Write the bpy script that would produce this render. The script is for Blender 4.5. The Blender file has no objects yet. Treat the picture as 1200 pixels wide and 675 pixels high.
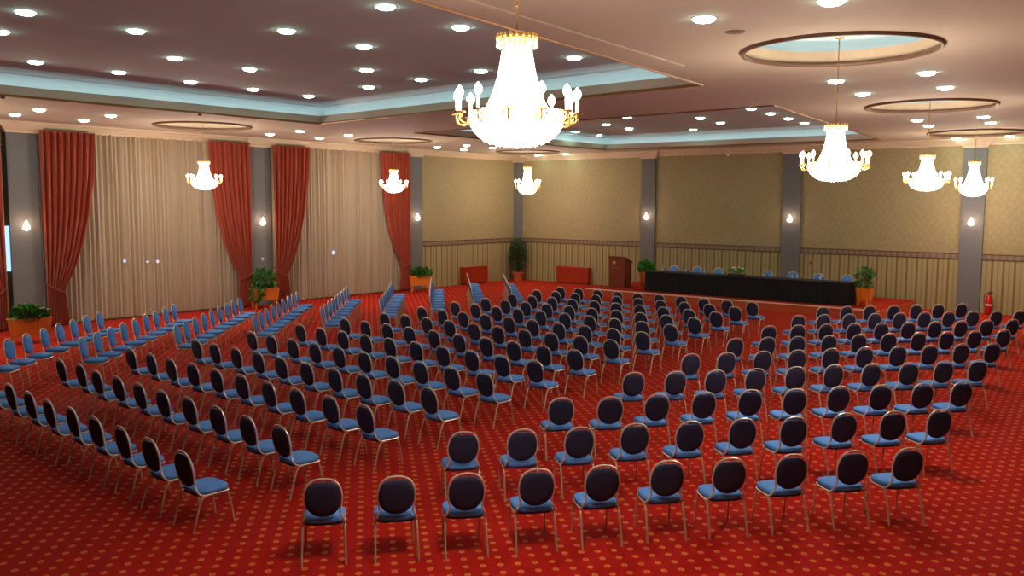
import bpy, bmesh, math, random
from mathutils import Vector, Matrix
from mathutils.geometry import delaunay_2d_cdt
PI = math.pi
S = bpy.context.scene
COL = S.collection
rnd = random.Random(7)

RIGHT = [
 (140.1, [(20.23,-28.1),(20.74,-27.56),(21.22,-27.02),(21.69,-26.43),(22.15,-25.87),(22.6,-25.27),(23.08,-24.74),(23.55,-24.15),(24.03,-23.55),(24.48,-23.01)]),
 (140.6, [(20.07,-25.81),(20.55,-25.25),(21.03,-24.7),(21.47,-24.1),(21.95,-23.53),(22.41,-22.95),(22.89,-22.43),(23.33,-21.78),(23.8,-21.24),(24.26,-20.7)]),
 (140.6, [(19.86,-23.49),(20.37,-22.98),(20.8,-22.38),(21.26,-21.79),(21.72,-21.19),(22.21,-20.68),(22.66,-20.06),(23.12,-19.51),(23.59,-18.96),(24.03,-18.41)]),
 (140.9, [(19.64,-21.15),(20.13,-20.61),(20.6,-20.08),(21.06,-19.51),(21.51,-18.89),(21.95,-18.27),(22.42,-17.71),(22.9,-17.17),(23.33,-16.57),(23.78,-16.05)]),
 (142.0, [(19.49,-18.87),(19.94,-18.3),(20.4,-17.71),(20.85,-17.14),(21.29,-16.54),(21.74,-15.94),(22.2,-15.36),(22.65,-14.79),(23.1,-14.21),(23.56,-13.67)]),
 (141.8, [(19.28,-16.53),(19.74,-15.96),(20.18,-15.43),(20.64,-14.83),(21.08,-14.25),(21.53,-13.67),(21.99,-13.08),(22.43,-12.53),(22.87,-11.94),(23.34,-11.37)]),
 (141.4, [(19.04,-14.24),(19.5,-13.67),(19.94,-13.07),(20.4,-12.5),(20.87,-11.98),(21.31,-11.37),(21.77,-10.82),(22.22,-10.26),(22.67,-9.69),(23.13,-9.13)]),
 (140.4, [(18.81,-11.88),(19.25,-11.31),(19.7,-10.75),(20.16,-10.18),(20.62,-9.63),(21.07,-9.03),(21.53,-8.48),(21.99,-7.93),(22.45,-7.41),(22.91,-6.91)]),
 (141.4, [(18.6,-9.6),(19.05,-9.03),(19.5,-8.47),(19.97,-7.9),(20.42,-7.36),(20.86,-6.77),(21.33,-6.18)]),
]
MIDDLE = [
 (87.3, [(11.17,-28.14),(12.0,-28.18),(12.81,-28.22),(13.61,-28.26),(14.37,-28.31),(15.11,-28.32),(15.87,-28.36),(16.63,-28.39),(17.41,-28.44),(18.21,-28.48)]),
 (87.3, [(11.18,-26.75),(11.92,-26.74),(12.7,-26.83),(13.48,-26.86),(14.25,-26.91),(15.01,-26.95),(15.74,-26.95),(16.54,-27.0),(17.33,-27.05),(18.09,-27.08)]),
 (87.9, [(11.02,-25.38),(11.83,-25.41),(12.59,-25.45),(13.32,-25.45),(14.1,-25.48),(14.85,-25.49),(15.64,-25.53),(16.43,-25.58),(17.22,-25.59),(18.02,-25.63)]),
 (87.6, [(10.94,-23.95),(11.69,-24.0),(12.44,-24.01),(13.2,-24.04),(13.95,-24.07),(14.76,-24.12),(15.57,-24.16),(16.34,-24.19),(17.11,-24.19),(17.9,-24.25)]),
 (88.2, [(10.83,-22.56),(11.59,-22.6),(12.38,-22.64),(13.13,-22.66),(13.89,-22.68),(14.67,-22.71),(15.44,-22.72),(16.2,-22.75),(16.98,-22.77),(17.74,-22.78)]),
 (88.7, [(10.71,-21.18),(11.5,-21.22),(12.26,-21.22),(13.05,-21.26),(13.8,-21.26),(14.56,-21.25),(15.32,-21.26),(16.1,-21.28),(16.88,-21.31),(17.67,-21.33)]),
 (88.8, [(10.62,-19.79),(11.39,-19.81),(12.15,-19.81),(12.92,-19.84),(13.7,-19.85),(14.48,-19.88),(15.24,-19.87),(16.0,-19.89),(16.79,-19.92),(17.56,-19.93)]),
 (90.2, [(10.56,-18.44),(11.24,-18.36),(12.03,-18.39),(12.8,-18.4),(13.58,-18.4),(14.34,-18.42),(15.1,-18.4),(15.86,-18.42),(16.62,-18.4),(17.4,-18.42)]),
 (88.9, [(10.35,-16.89),(11.19,-16.97),(11.91,-16.95),(12.69,-16.97),(13.44,-16.94),(14.22,-16.98),(15.01,-16.99),(15.77,-17.0),(16.54,-17.0),(17.31,-17.02)]),
 (88.8, [(10.18,-15.4),(10.94,-15.39),(11.77,-15.45),(12.51,-15.44),(13.27,-15.43),(14.06,-15.44),(14.85,-15.47),(15.61,-15.48),(16.4,-15.52),(17.18,-15.55)]),
 (90.0, [(10.16,-14.06),(10.92,-14.05),(11.67,-14.05),(12.43,-14.05),(13.2,-14.05),(13.97,-14.07),(14.72,-14.02),(15.49,-14.07),(16.24,-14.07),(17.01,-14.06)]),
 (90.2, [(10.0,-12.61),(10.76,-12.59),(11.5,-12.56),(12.29,-12.62),(13.04,-12.57),(13.8,-12.6),(14.57,-12.6),(15.32,-12.61),(16.09,-12.6),(16.87,-12.59)]),
 (89.1, [(9.78,-11.09),(10.52,-11.05),(11.29,-11.07),(12.06,-11.05),(12.81,-11.03),(13.6,-11.07),(14.38,-11.11),(15.17,-11.13),(15.93,-11.1),(16.75,-11.21)]),
 (89.9, [(9.74,-9.74),(10.46,-9.7),(11.21,-9.7),(12.03,-9.76),(12.78,-9.76),(13.51,-9.69),(14.27,-9.69),(15.05,-9.73),(15.82,-9.77),(16.59,-9.75)]),
]
WINDOW = [
 (42.8, [(8.55,-26.94),(8.04,-26.41),(7.56,-25.87),(6.99,-25.28),(6.45,-24.72),(6.0,-24.2),(5.47,-23.64),(5.0,-23.1)]),
 (43.2, [(8.95,-25.34),(8.47,-24.81),(7.94,-24.25),(7.42,-23.7),(6.93,-23.16),(6.35,-22.58),(5.87,-22.06),(5.32,-21.49),(4.83,-20.96)]),
 (42.7, [(8.71,-23.11),(8.27,-22.62),(7.76,-22.08),(7.26,-21.54),(6.68,-20.96),(6.19,-20.42),(5.71,-19.89),(5.18,-19.34),(4.81,-18.88)]),
 (43.1, [(8.5,-20.9),(8.01,-20.38),(7.51,-19.85),(7.01,-19.31),(6.48,-18.75),(5.95,-18.18),(5.35,-17.56),(4.92,-17.08),(4.39,-16.51)]),
 (43.2, [(8.39,-18.73),(7.9,-18.21),(7.41,-17.69),(6.92,-17.16),(6.42,-16.64),(5.93,-16.12),(5.44,-15.59),(4.95,-15.07),(4.46,-14.55)]),
 (43.6, [(8.11,-16.39),(7.63,-15.89),(7.15,-15.38),(6.67,-14.88),(6.19,-14.37),(5.71,-13.87),(5.23,-13.37),(4.75,-12.86),(4.27,-12.36)]),
 (44.2, [(8.21,-14.42),(7.69,-13.89),(7.17,-13.35),(6.65,-12.82),(6.13,-12.28),(5.61,-11.75),(5.09,-11.21),(4.57,-10.68),(4.05,-10.14)]),
 (43.6, [(7.68,-11.93),(7.16,-11.38),(6.63,-10.82),(6.1,-10.27),(5.57,-9.72),(5.04,-9.16),(4.51,-8.61),(3.98,-8.05),(3.46,-7.5)]),
 (42.5, [(8.47,-10.83),(7.97,-10.29),(7.48,-9.75),(6.99,-9.21),(6.49,-8.67),(6.0,-8.14),(5.51,-7.6),(5.02,-7.06),(4.52,-6.52)]),
]
LIGHTS_TRAY = [(12.88, -27.74), (12.81, -25.97), (14.8, -24.41), (10.92, -27.36), (8.0, -25.59), (7.97, -23.83), (10.73, -24.08), (7.8, -22.0), (10.66, -22.31), (7.82, -20.29), (7.78, -18.53), (17.45, -24.62), (17.28, -22.83), (14.68, -22.62), (12.55, -20.69), (10.46, -18.79), (12.46, -18.95), (14.42, -19.09), (17.0, -19.26)]
LIGHTS_LEFT = [(2.2, -23.75), (4.01, -23.89), (2.04, -21.88), (3.99, -22.07), (2.06, -15.72), (3.89, -15.88), (2.0, -13.62), (3.85, -13.85), (1.84, -7.49), (3.52, -7.58), (1.67, -5.73), (3.42, -5.88), (1.67, -0.6), (3.27, -0.6)]
LIGHTS_FAR = [(11.47, -8.45), (9.47, -6.65), (9.21, -4.69), (6.56, -2.82), (6.79, -4.74), (6.72, -1.5), (9.17, -1.5), (15.84, -8.52), (15.72, -6.83), (15.51, -4.91), (15.32, -3.0), (15.29, -1.5), (13.29, -6.83), (13.03, -4.83), (10.92, -2.84), (10.98, -1.5), (12.87, -1.5)]
LIGHTS_RIGHT = [(21.99, -23.52), (23.55, -23.49), (22.93, -17.1), (22.69, -14.84), (21.34, -17.03), (21.11, -14.81), (20.41, -8.14), (20.22, -6.25), (22.01, -8.11), (21.8, -6.17), (19.67, -0.6), (21.27, -0.6)]


ZC, ZU = 5.98, 6.55          # main ceiling, raised tray ceiling

# ------------------------------------------------------------------ materials
def lin(c):
    return tuple(((v/255)/12.92 if v/255 <= .04045 else ((v/255+.055)/1.055)**2.4) for v in c)
def new_mat(name):
    m = bpy.data.materials.new(name); m.use_nodes = True
    n = m.node_tree.nodes; l = m.node_tree.links
    return m, n, l, n['Principled BSDF']
def setb(b, **k):
    names = dict(rough='Roughness', metal='Metallic', trans='Transmission Weight', ior='IOR',
                 coat='Coat Weight', sheen='Sheen Weight', alpha='Alpha', spec='Specular IOR Level')
    for a, v in k.items(): b.inputs[names[a]].default_value = v
def mat(name, rgb, rough=.6, metal=0., noise=0., scale=20., bump=0., **k):
    m, n, l, b = new_mat(name)
    c = lin(rgb) + (1,)
    b.inputs['Base Color'].default_value = c
    setb(b, rough=rough, metal=metal, **k)
    if noise or bump:
        tc = n.new('ShaderNodeTexCoord'); nz = n.new('ShaderNodeTexNoise')
        nz.inputs['Scale'].default_value = scale; nz.inputs['Detail'].default_value = 4
        l.new(tc.outputs['Object'], nz.inputs['Vector'])
        if noise:
            mx = n.new('ShaderNodeMix'); mx.data_type = 'RGBA'
            mx.inputs[6].default_value = tuple(v*(1-noise) for v in c[:3]) + (1,)
            mx.inputs[7].default_value = tuple(min(1, v*(1+noise)) for v in c[:3]) + (1,)
            l.new(nz.outputs['Fac'], mx.inputs[0]); l.new(mx.outputs[2], b.inputs['Base Color'])
        if bump:
            bp = n.new('ShaderNodeBump'); bp.inputs['Strength'].default_value = bump; bp.inputs['Distance'].default_value = .01
            l.new(nz.outputs['Fac'], bp.inputs['Height']); l.new(bp.outputs['Normal'], b.inputs['Normal'])
    return m
def lamp_mat(name, rgb, strength, base=(230,230,230), sample=True):
    m, n, l, b = new_mat(name)
    b.inputs['Base Color'].default_value = lin(base) + (1,)
    b.inputs['Emission Color'].default_value = lin(rgb) + (1,)
    b.inputs['Emission Strength'].default_value = strength
    if not sample: m.cycles.emission_sampling = 'NONE'
    return m
def mth(n, l, op, a, b=None, c=None):
    q = n.new('ShaderNodeMath'); q.operation = op
    for i, v in enumerate((a, b, c)):
        if v is None: continue
        if isinstance(v, (int, float)): q.inputs[i].default_value = v
        else: l.new(v, q.inputs[i])
    return q.outputs[0]

def carpet_mat(name='red_carpet', dots=True):
    m, n, l, b = new_mat(name)
    tc = n.new('ShaderNodeTexCoord')
    mp = n.new('ShaderNodeMapping'); mp.inputs['Rotation'].default_value = (0, 0, -math.radians(48.5))
    l.new(tc.outputs['Object'], mp.inputs['Vector'])
    sx = n.new('ShaderNodeSeparateXYZ'); l.new(mp.outputs[0], sx.inputs[0])
    def cell(o, p, off=0):
        t = mth(n, l, 'DIVIDE', o, p)
        f = mth(n, l, 'FRACT', t)
        return mth(n, l, 'MULTIPLY', mth(n, l, 'SUBTRACT', f, .5), p)
    cx, cy = cell(sx.outputs[0], .180), cell(sx.outputs[1], .196)
    ax = mth(n, l, 'DIVIDE', cx, .033); ay = mth(n, l, 'DIVIDE', cy, .037)
    r = mth(n, l, 'SQRT', mth(n, l, 'ADD', mth(n, l, 'MULTIPLY', ax, ax), mth(n, l, 'MULTIPLY', ay, ay)))
    ring = mth(n, l, 'LESS_THAN', r, 1.0)
    core = mth(n, l, 'LESS_THAN', r, .42)
    ringm = mth(n, l, 'SUBTRACT', ring, mth(n, l, 'MULTIPLY', core, .55))
    nz = n.new('ShaderNodeTexNoise'); nz.inputs['Scale'].default_value = 5; nz.inputs['Detail'].default_value = 5
    l.new(tc.outputs['Object'], nz.inputs['Vector'])
    base = n.new('ShaderNodeMix'); base.data_type = 'RGBA'
    base.inputs[6].default_value = lin((147,15,10))+(1,); base.inputs[7].default_value = lin((176,27,16))+(1,)
    l.new(nz.outputs['Fac'], base.inputs[0])
    mx = n.new('ShaderNodeMix'); mx.data_type = 'RGBA'; mx.inputs[7].default_value = lin((214,130,60))+(1,)
    l.new(base.outputs[2], mx.inputs[6])
    if dots: l.new(mth(n, l, 'MULTIPLY', ringm, .72), mx.inputs[0])
    else: mx.inputs[0].default_value = 0
    l.new(mx.outputs[2], b.inputs['Base Color'])
    n2 = n.new('ShaderNodeTexNoise'); n2.inputs['Scale'].default_value = 400
    l.new(tc.outputs['Object'], n2.inputs['Vector'])
    bp = n.new('ShaderNodeBump'); bp.inputs['Strength'].default_value = .25; bp.inputs['Distance'].default_value = .004
    l.new(n2.outputs['Fac'], bp.inputs['Height']); l.new(bp.outputs['Normal'], b.inputs['Normal'])
    setb(b, rough=.95, spec=.1)
    return m

def wallpaper_mat(axis):
    m, n, l, b = new_mat('wallpaper_' + axis)
    geo = n.new('ShaderNodeNewGeometry'); sx = n.new('ShaderNodeSeparateXYZ'); l.new(geo.outputs['Position'], sx.inputs[0])
    u = sx.outputs[0 if axis == 'x' else 1]; z = sx.outputs[2]
    # upper damask: soft ornaments on a regular lattice
    cu = mth(n, l, 'SINE', mth(n, l, 'MULTIPLY', u, 2*PI/.26)); cz = mth(n, l, 'SINE', mth(n, l, 'MULTIPLY', z, 2*PI/.34))
    vo = n.new('ShaderNodeTexVoronoi'); vo.inputs['Scale'].default_value = 9
    l.new(geo.outputs['Position'], vo.inputs['Vector'])
    orn = mth(n, l, 'MULTIPLY', mth(n, l, 'MULTIPLY', cu, cz), 1.0)
    orn = mth(n, l, 'ADD', mth(n, l, 'MULTIPLY', orn, .25), mth(n, l, 'MULTIPLY', vo.outputs['Distance'], .9))
    orn = mth(n, l, 'GREATER_THAN', orn, .42)
    up = n.new('ShaderNodeMix'); up.data_type = 'RGBA'
    up.inputs[6].default_value = lin((163,145,108))+(1,); up.inputs[7].default_value = lin((156,138,101))+(1,)
    l.new(orn, up.inputs[0])
    # lower stripes
    f = mth(n, l, 'FRACT', mth(n, l, 'DIVIDE', u, .345))
    d = mth(n, l, 'ABSOLUTE', mth(n, l, 'SUBTRACT', f, .5))
    s1 = mth(n, l, 'LESS_THAN', d, .10)
    s2 = mth(n, l, 'GREATER_THAN', d, .40)
    lo = n.new('ShaderNodeMix'); lo.data_type = 'RGBA'
    lo.inputs[6].default_value = lin((161,146,104))+(1,); lo.inputs[7].default_value = lin((122,100,66))+(1,)
    l.new(s1, lo.inputs[0])
    lo2 = n.new('ShaderNodeMix'); lo2.data_type = 'RGBA'; lo2.inputs[7].default_value = lin((147,132,90))+(1,)
    l.new(lo.outputs[2], lo2.inputs[6]); l.new(s2, lo2.inputs[0])
    sel = n.new('ShaderNodeMix'); sel.data_type = 'RGBA'
    l.new(mth(n, l, 'GREATER_THAN', z, 1.9), sel.inputs[0]); l.new(lo2.outputs[2], sel.inputs[6]); l.new(up.outputs[2], sel.inputs[7])
    l.new(sel.outputs[2], b.inputs['Base Color']); setb(b, rough=.7, spec=.25)
    return m

def rail_mat():
    m, n, l, b = new_mat('border_band')
    geo = n.new('ShaderNodeNewGeometry'); sx = n.new('ShaderNodeSeparateXYZ'); l.new(geo.outputs['Position'], sx.inputs[0])
    z = sx.outputs[2]; u = mth(n, l, 'ADD', sx.outputs[0], sx.outputs[1])
    dz = mth(n, l, 'ABSOLUTE', mth(n, l, 'SUBTRACT', z, 1.93))
    edge = mth(n, l, 'GREATER_THAN', dz, .07)
    wav = mth(n, l, 'GREATER_THAN', mth(n, l, 'SINE', mth(n, l, 'MULTIPLY', u, 2*PI/.22)), .2)
    a = n.new('ShaderNodeMix'); a.data_type = 'RGBA'
    a.inputs[6].default_value = lin((122,96,76))+(1,); a.inputs[7].default_value = lin((142,116,90))+(1,); l.new(wav, a.inputs[0])
    c = n.new('ShaderNodeMix'); c.data_type = 'RGBA'; c.inputs[7].default_value = lin((88,62,48))+(1,)
    l.new(a.outputs[2], c.inputs[6]); l.new(edge, c.inputs[0]); l.new(c.outputs[2], b.inputs['Base Color']); setb(b, rough=.6)
    return m

def sheer_mat():
    m, n, l, b = new_mat('sheer_cloth')
    b.inputs['Base Color'].default_value = lin((198,176,148))+(1,); setb(b, rough=.9, spec=.1)
    tr = n.new('ShaderNodeBsdfTranslucent'); tr.inputs[0].default_value = lin((190,175,155))+(1,)
    tp = n.new('ShaderNodeBsdfTransparent'); tp.inputs[0].default_value = (.9,.88,.85,1)
    a = n.new('ShaderNodeMixShader'); a.inputs[0].default_value = .2
    c = n.new('ShaderNodeMixShader'); c.inputs[0].default_value = .10
    out = n['Material Output']
    l.new(b.outputs[0], a.inputs[1]); l.new(tr.outputs[0], a.inputs[2]); l.new(a.outputs[0], c.inputs[1]); l.new(tp.outputs[0], c.inputs[2])
    l.new(c.outputs[0], out.inputs['Surface'])
    return m
def wood_mat(name, c1, c2, scale=3., rough=.4):
    m, n, l, b = new_mat(name)
    tc = n.new('ShaderNodeTexCoord'); mp = n.new('ShaderNodeMapping'); mp.inputs['Scale'].default_value = (scale*6, scale*6, scale*.6)
    l.new(tc.outputs['Object'], mp.inputs['Vector'])
    nz = n.new('ShaderNodeTexNoise'); nz.inputs['Scale'].default_value = 2; nz.inputs['Detail'].default_value = 6; nz.inputs['Distortion'].default_value = 1
    l.new(mp.outputs[0], nz.inputs['Vector'])
    mx = n.new('ShaderNodeMix'); mx.data_type = 'RGBA'; mx.inputs[6].default_value = lin(c1)+(1,); mx.inputs[7].default_value = lin(c2)+(1,)
    l.new(nz.outputs['Fac'], mx.inputs[0]); l.new(mx.outputs[2], b.inputs['Base Color']); setb(b, rough=rough)
    return m

M = dict(
    carpet=carpet_mat(), stage_carpet=carpet_mat('stage_carpet', True),
    wp_x=wallpaper_mat('x'), wp_y=wallpaper_mat('y'), rail=rail_mat(),
    plaster=mat('ceiling_plaster', (196,180,160), .85, noise=.03, scale=1.5),
    upper=mat('cove_tinted_plaster', (186,186,182), .85, noise=.03, scale=1.5),  # same plaster as the main ceiling; cool cove light put into a greyer copy
    cornice=mat('cornice_paint', (216,192,162), .7),
    cove=mat('cove_paint', (205,212,212), .7),
    lip=mat('cove_lip_paint', (190,170,152), .7),
    gilt=mat('gilt_edge', (150,100,50), .45, metal=.3),
    ringtrim=mat('ring_moulding', (110,78,56), .5),
    grey=mat('pillar_cloth', (112,110,110), .9, noise=.08, scale=60),
    red_drape=mat('red_drape', (158,60,34), .9, noise=.12, scale=3, sheen=.3),
    tie=mat('tie_cord', (150,66,36), .6),
    sheer=sheer_mat(),
    blue=mat('blue_fabric', (82,136,208), .85, noise=.10, scale=60, bump=.1),
    navy=mat('navy_fabric', (28,32,62), .8, noise=.15, scale=40),
    frame=mat('champagne_frame', (222,212,194), .32, metal=.45),
    leg=mat('champagne_leg', (190,170,140), .4, metal=.4),
    foot=mat('rubber_foot', (40,34,30), .7),
    black=mat('black_cloth', (14,14,16), .9, noise=.2, scale=8),
    black2=mat('black_cloth_top', (26,26,28), .8),
    riser=wood_mat('stage_wood', (172,68,24), (196,88,34), 1.),
    nosing=mat('stage_nosing', (232,200,170), .5),
    cab=wood_mat('red_cabinet_wood', (146,40,14), (172,52,20), 1.),
    lectern=wood_mat('dark_lectern_wood', (104,38,18), (136,54,26), 1.),
    brass=mat('brass', (205,150,70), .35, metal=.9),
    gold=mat('chandelier_gold', (224,170,90), .3, metal=.8),
    orange=wood_mat('orange_planter_wood', (206,104,18), (226,124,30), 1., .45),
    soil=mat('potting_soil', (40,28,18), .95),
    leaf=mat('green_leaf', (52,112,34), .5, noise=.35, scale=6),
    leafdark=mat('dark_leaf', (60,78,38), .55, noise=.35, scale=6),
    leafbright=mat('bright_leaf', (70,150,40), .5, noise=.3, scale=6),
    stem=mat('brown_stem', (88,64,40), .8),
    terra=mat('terracotta', (188,84,44), .7, noise=.06, scale=8),
    extinguisher=mat('extinguisher_red', (190,18,14), .3),
    plastic=mat('black_plastic', (24,22,22), .5),
    white=mat('white_plastic', (225,218,205), .5),
    socketred=mat('red_button', (170,50,30), .5),
    petalw=mat('white_petal', (236,232,200), .6), petaly=mat('yellow_petal', (214,206,110), .6), petalp=mat('pink_petal', (220,150,140), .6),
    bottle=mat('bottle_plastic', (196,204,206), .15, trans=.5, ior=1.3),
    label=mat('paper_label', (170,190,200), .6), cap=mat('bottle_cap', (190,200,210), .5),
    glass=mat('clear_glass', (225,230,230), .05, trans=.8, ior=1.45),
    wframe=mat('window_frame_paint', (120,112,104), .5),
    speaker=mat('speaker_grille', (120,94,76), .7),
    down=lamp_mat('downlight_lens', (200,255,240), 30.),
    bezel=mat('downlight_bezel', (225,222,215), .35, metal=.4),
    cove_lamp=lamp_mat('cove_lamp', (172,214,230), 4.6),
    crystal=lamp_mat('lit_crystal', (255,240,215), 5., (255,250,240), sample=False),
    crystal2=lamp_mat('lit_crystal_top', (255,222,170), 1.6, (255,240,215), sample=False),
    bulb=lamp_mat('candle_bulb', (255,235,205), 22., (255,250,240), sample=False),
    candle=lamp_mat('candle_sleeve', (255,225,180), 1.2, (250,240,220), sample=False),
    sconce=lamp_mat('sconce_shade', (255,228,196), 9., (255,245,230), sample=False),
    outlamp=lamp_mat('outdoor_lamp_globe', (170,195,255), 14., sample=False),
    dusk=lamp_mat('dusk_daylight_glow', (150,195,255), 1.6, (120,150,190), sample=False),  # self-glow in place of blue daylight showing in the drape gaps
)
m, n, l, b = new_mat('window_glass'); setb(b, rough=.02, trans=1., ior=1.0, alpha=.25); b.inputs['Base Color'].default_value = (.8,.85,.9,1); M['pane'] = m

# ------------------------------------------------------------------ mesh helpers
def obj(name, bm, material, parent=None, smooth=False, mats=None):
    me = bpy.data.meshes.new(name)
    bmesh.ops.recalc_face_normals(bm, faces=bm.faces)
    if smooth:
        for f in bm.faces: f.smooth = True
    bm.to_mesh(me); bm.free()
    for q in (mats or [material]): me.materials.append(q)
    o = bpy.data.objects.new(name, me); COL.objects.link(o)
    if parent: o.parent = parent
    if smooth: me.set_sharp_from_angle(angle=math.radians(50))
    return o
def thing(name, label, cat, loc=(0,0,0), rz=0, group=None):
    o = bpy.data.objects.new(name, None); COL.objects.link(o); o.empty_display_size = .2
    o.location = loc; o.rotation_euler = (0,0,rz)
    o['label'] = label; o['category'] = cat
    if group: o['group'] = group
    return o
def tag(o, label, cat, group=None):
    o['label'] = label; o['category'] = cat
    if group: o['group'] = group
    return o
def struct(name, bm, m, parent=None, smooth=False):
    o = obj(name, bm, m, parent, smooth)
    if not parent: o['kind'] = 'structure'
    return o
def copy_tree(o, parent=None):
    c = o.copy(); COL.objects.link(c)
    if parent is not None: c.parent = parent
    for ch in list(o.children): copy_tree(ch, c)
    return c
def place(o, loc, rz, label, group=None):
    o.location = loc; o.rotation_euler = (0,0,rz); o['label'] = label
    if group: o['group'] = group
    return o
def box(bm, x0, x1, y0, y1, z0, z1, bev=0):
    r = bmesh.ops.create_cube(bm, size=1)
    bmesh.ops.scale(bm, vec=(x1-x0, y1-y0, z1-z0), verts=r['verts'])
    bmesh.ops.translate(bm, vec=((x0+x1)/2, (y0+y1)/2, (z0+z1)/2), verts=r['verts'])
    if bev:
        es = list({e for v in r['verts'] for e in v.link_edges})
        bmesh.ops.bevel(bm, geom=es, offset=bev, segments=2, affect='EDGES', profile=.5)
def bx(*a, bev=0):
    bm = bmesh.new(); box(bm, *a, bev=bev); return bm
def lathe(bm, prof, seg=24, c=(0,0,0), cap=True):
    rings = []
    for r, z in prof:
        if r < 1e-5: rings.append([bm.verts.new((c[0], c[1], c[2]+z))])
        else: rings.append([bm.verts.new((c[0]+r*math.cos(2*PI*i/seg), c[1]+r*math.sin(2*PI*i/seg), c[2]+z)) for i in range(seg)])
    for a, b_ in zip(rings, rings[1:]):
        for i in range(seg):
            j = (i+1) % seg
            if len(a) == 1 and len(b_) == 1: continue
            if len(a) == 1: bm.faces.new((a[0], b_[i], b_[j]))
            elif len(b_) == 1: bm.faces.new((a[i], a[j], b_[0]))
            else: bm.faces.new((a[i], a[j], b_[j], b_[i]))
    if cap:
        for q in (rings[0], rings[-1]):
            if len(q) > 2: bm.faces.new(q)
def crv(pts, n=6):
    """Catmull-Rom through the points"""
    P = [Vector(p) for p in pts]; out = []
    for i in range(len(P)-1):
        a = P[max(i-1, 0)]; b_ = P[i]; c = P[i+1]; d = P[min(i+2, len(P)-1)]
        for k in range(n):
            t = k/n
            out.append(.5*((2*b_) + (c-a)*t + (2*a-5*b_+4*c-d)*t*t + (3*b_-a-3*c+d)*t**3))
    out.append(P[-1]); return out
def tube(bm, pts, r, seg=8, closed=False, cap=True):
    P = [Vector(p) for p in pts]; n_ = len(P)
    rr = r if isinstance(r, (list, tuple)) else [r]*n_
    rings = []; up = None
    for i in range(n_):
        a = P[i-1] if (i or closed) else P[i]; b_ = P[(i+1) % n_] if (i < n_-1 or closed) else P[i]
        t = (b_-a).normalized()
        if up is None:
            up = Vector((0,0,1)) if abs(t.z) < .9 else Vector((1,0,0))
        s = t.cross(up)
        if s.length < 1e-5: s = t.cross(Vector((0,1,0)))
        s.normalize(); up = s.cross(t).normalized()
        rings.append([bm.verts.new(P[i] + (s*math.cos(2*PI*k/seg) + up*math.sin(2*PI*k/seg))*rr[i]) for k in range(seg)])
    pairs = list(zip(rings, rings[1:])) + ([(rings[-1], rings[0])] if closed else [])
    for a, b_ in pairs:
        for k in range(seg):
            j = (k+1) % seg
            bm.faces.new((a[k], a[j], b_[j], b_[k]))
    if cap and not closed:
        bm.faces.new(rings[0]); bm.faces.new(rings[-1])
def loft(bm, rings, close=True, cap=True):
    R = [[bm.verts.new(p) for p in r] for r in rings]; n_ = len(R[0])
    for a, b_ in zip(R, R[1:]):
        for k in range(n_ if close else n_-1):
            j = (k+1) % n_
            bm.faces.new((a[k], a[j], b_[j], b_[k]))
    if cap: bm.faces.new(R[0]); bm.faces.new(R[-1])
def blob(bm, c, r, sub=1):
    q = bmesh.ops.create_icosphere(bm, subdivisions=sub, radius=1)
    bmesh.ops.scale(bm, vec=r if isinstance(r, (tuple, list)) else (r,)*3, verts=q['verts'])
    bmesh.ops.translate(bm, vec=c, verts=q['verts'])
ORD = ['first','second','third','fourth','fifth','sixth','seventh','eighth','ninth','tenth','eleventh','twelfth','thirteenth','fourteenth']

# ------------------------------------------------------------------ room shell
RX, NY = 30.0, -42.0          # right wall, near wall
fl = bx(-1.2, RX+.3, NY-.3, .3, -.2, 0); struct('floor', fl, M['carpet'])
struct('wall_back', bx(-.5, RX+.3, 0, .3, 0, 6.9), M['wp_x'])
struct('wall_right', bx(RX, RX+.3, NY, 0, 0, 6.9), M['wp_y'])
struct('wall_near', bx(-.5, RX+.3, NY-.3, NY, 0, 6.9), M['wp_x'])
PW = [(-23.2,-22.37), (-15.18,-14.35), (-7.42,-6.65), (-31.1,-30.3), (-39,-38.2)]   # window side pillars
bays = [(-38.2,-31.1), (-30.3,-23.2), (-22.37,-15.18), (-14.35,-7.42)]
# left wall with window openings
bm = bmesh.new()
box(bm, -.5, 0, -6.65, .0, 0, 6.9)
for a, b_ in PW: box(bm, -.5, -.02, a, b_, 0, 6.9)
for a, b_ in bays:
    box(bm, -.5, -.15, a, b_, 5.3, 6.9); box(bm, -.5, -.15, a, b_, 0, .35)
box(bm, -.5, -.02, NY, -39, 0, 6.9)
struct('wall_left', bm, M['wp_y'])
for i, (a, b_) in enumerate(bays):
    bm = bmesh.new()
    w = b_-a; k = 3
    for j in range(k+1):
        y = a + w*j/k
        box(bm, -.36, -.28, max(a, y-.05), min(b_, y+.05), .35, 5.3)
    for z in (.35, 1.85, 3.6, 5.22): box(bm, -.35, -.29, a, b_, z, z+.08)
    f = struct('window_%d' % (i+1), bm, M['wframe'])
    obj('window_pane', bx(-.325, -.315, a+.02, b_-.02, .4, 5.25), M['pane'], f)
# pillars
tn = 1
PB = [(7.02,7.7), (13.42,14.15), (19.82,20.55), (26.3,27.0)]
for a, b_ in PB:
    struct('trim_%d' % tn, bx(a, b_, -.10, 0, 0, 5.72), M['grey']); tn += 1
for a, b_ in PW:
    struct('trim_%d' % tn, bx(-.05, .10, a, b_, 0, 5.72), M['grey']); tn += 1
struct('trim_%d' % tn, bx(-.02, .32, -.32, .02, 0, 5.72), M['grey']); tn += 1
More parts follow.
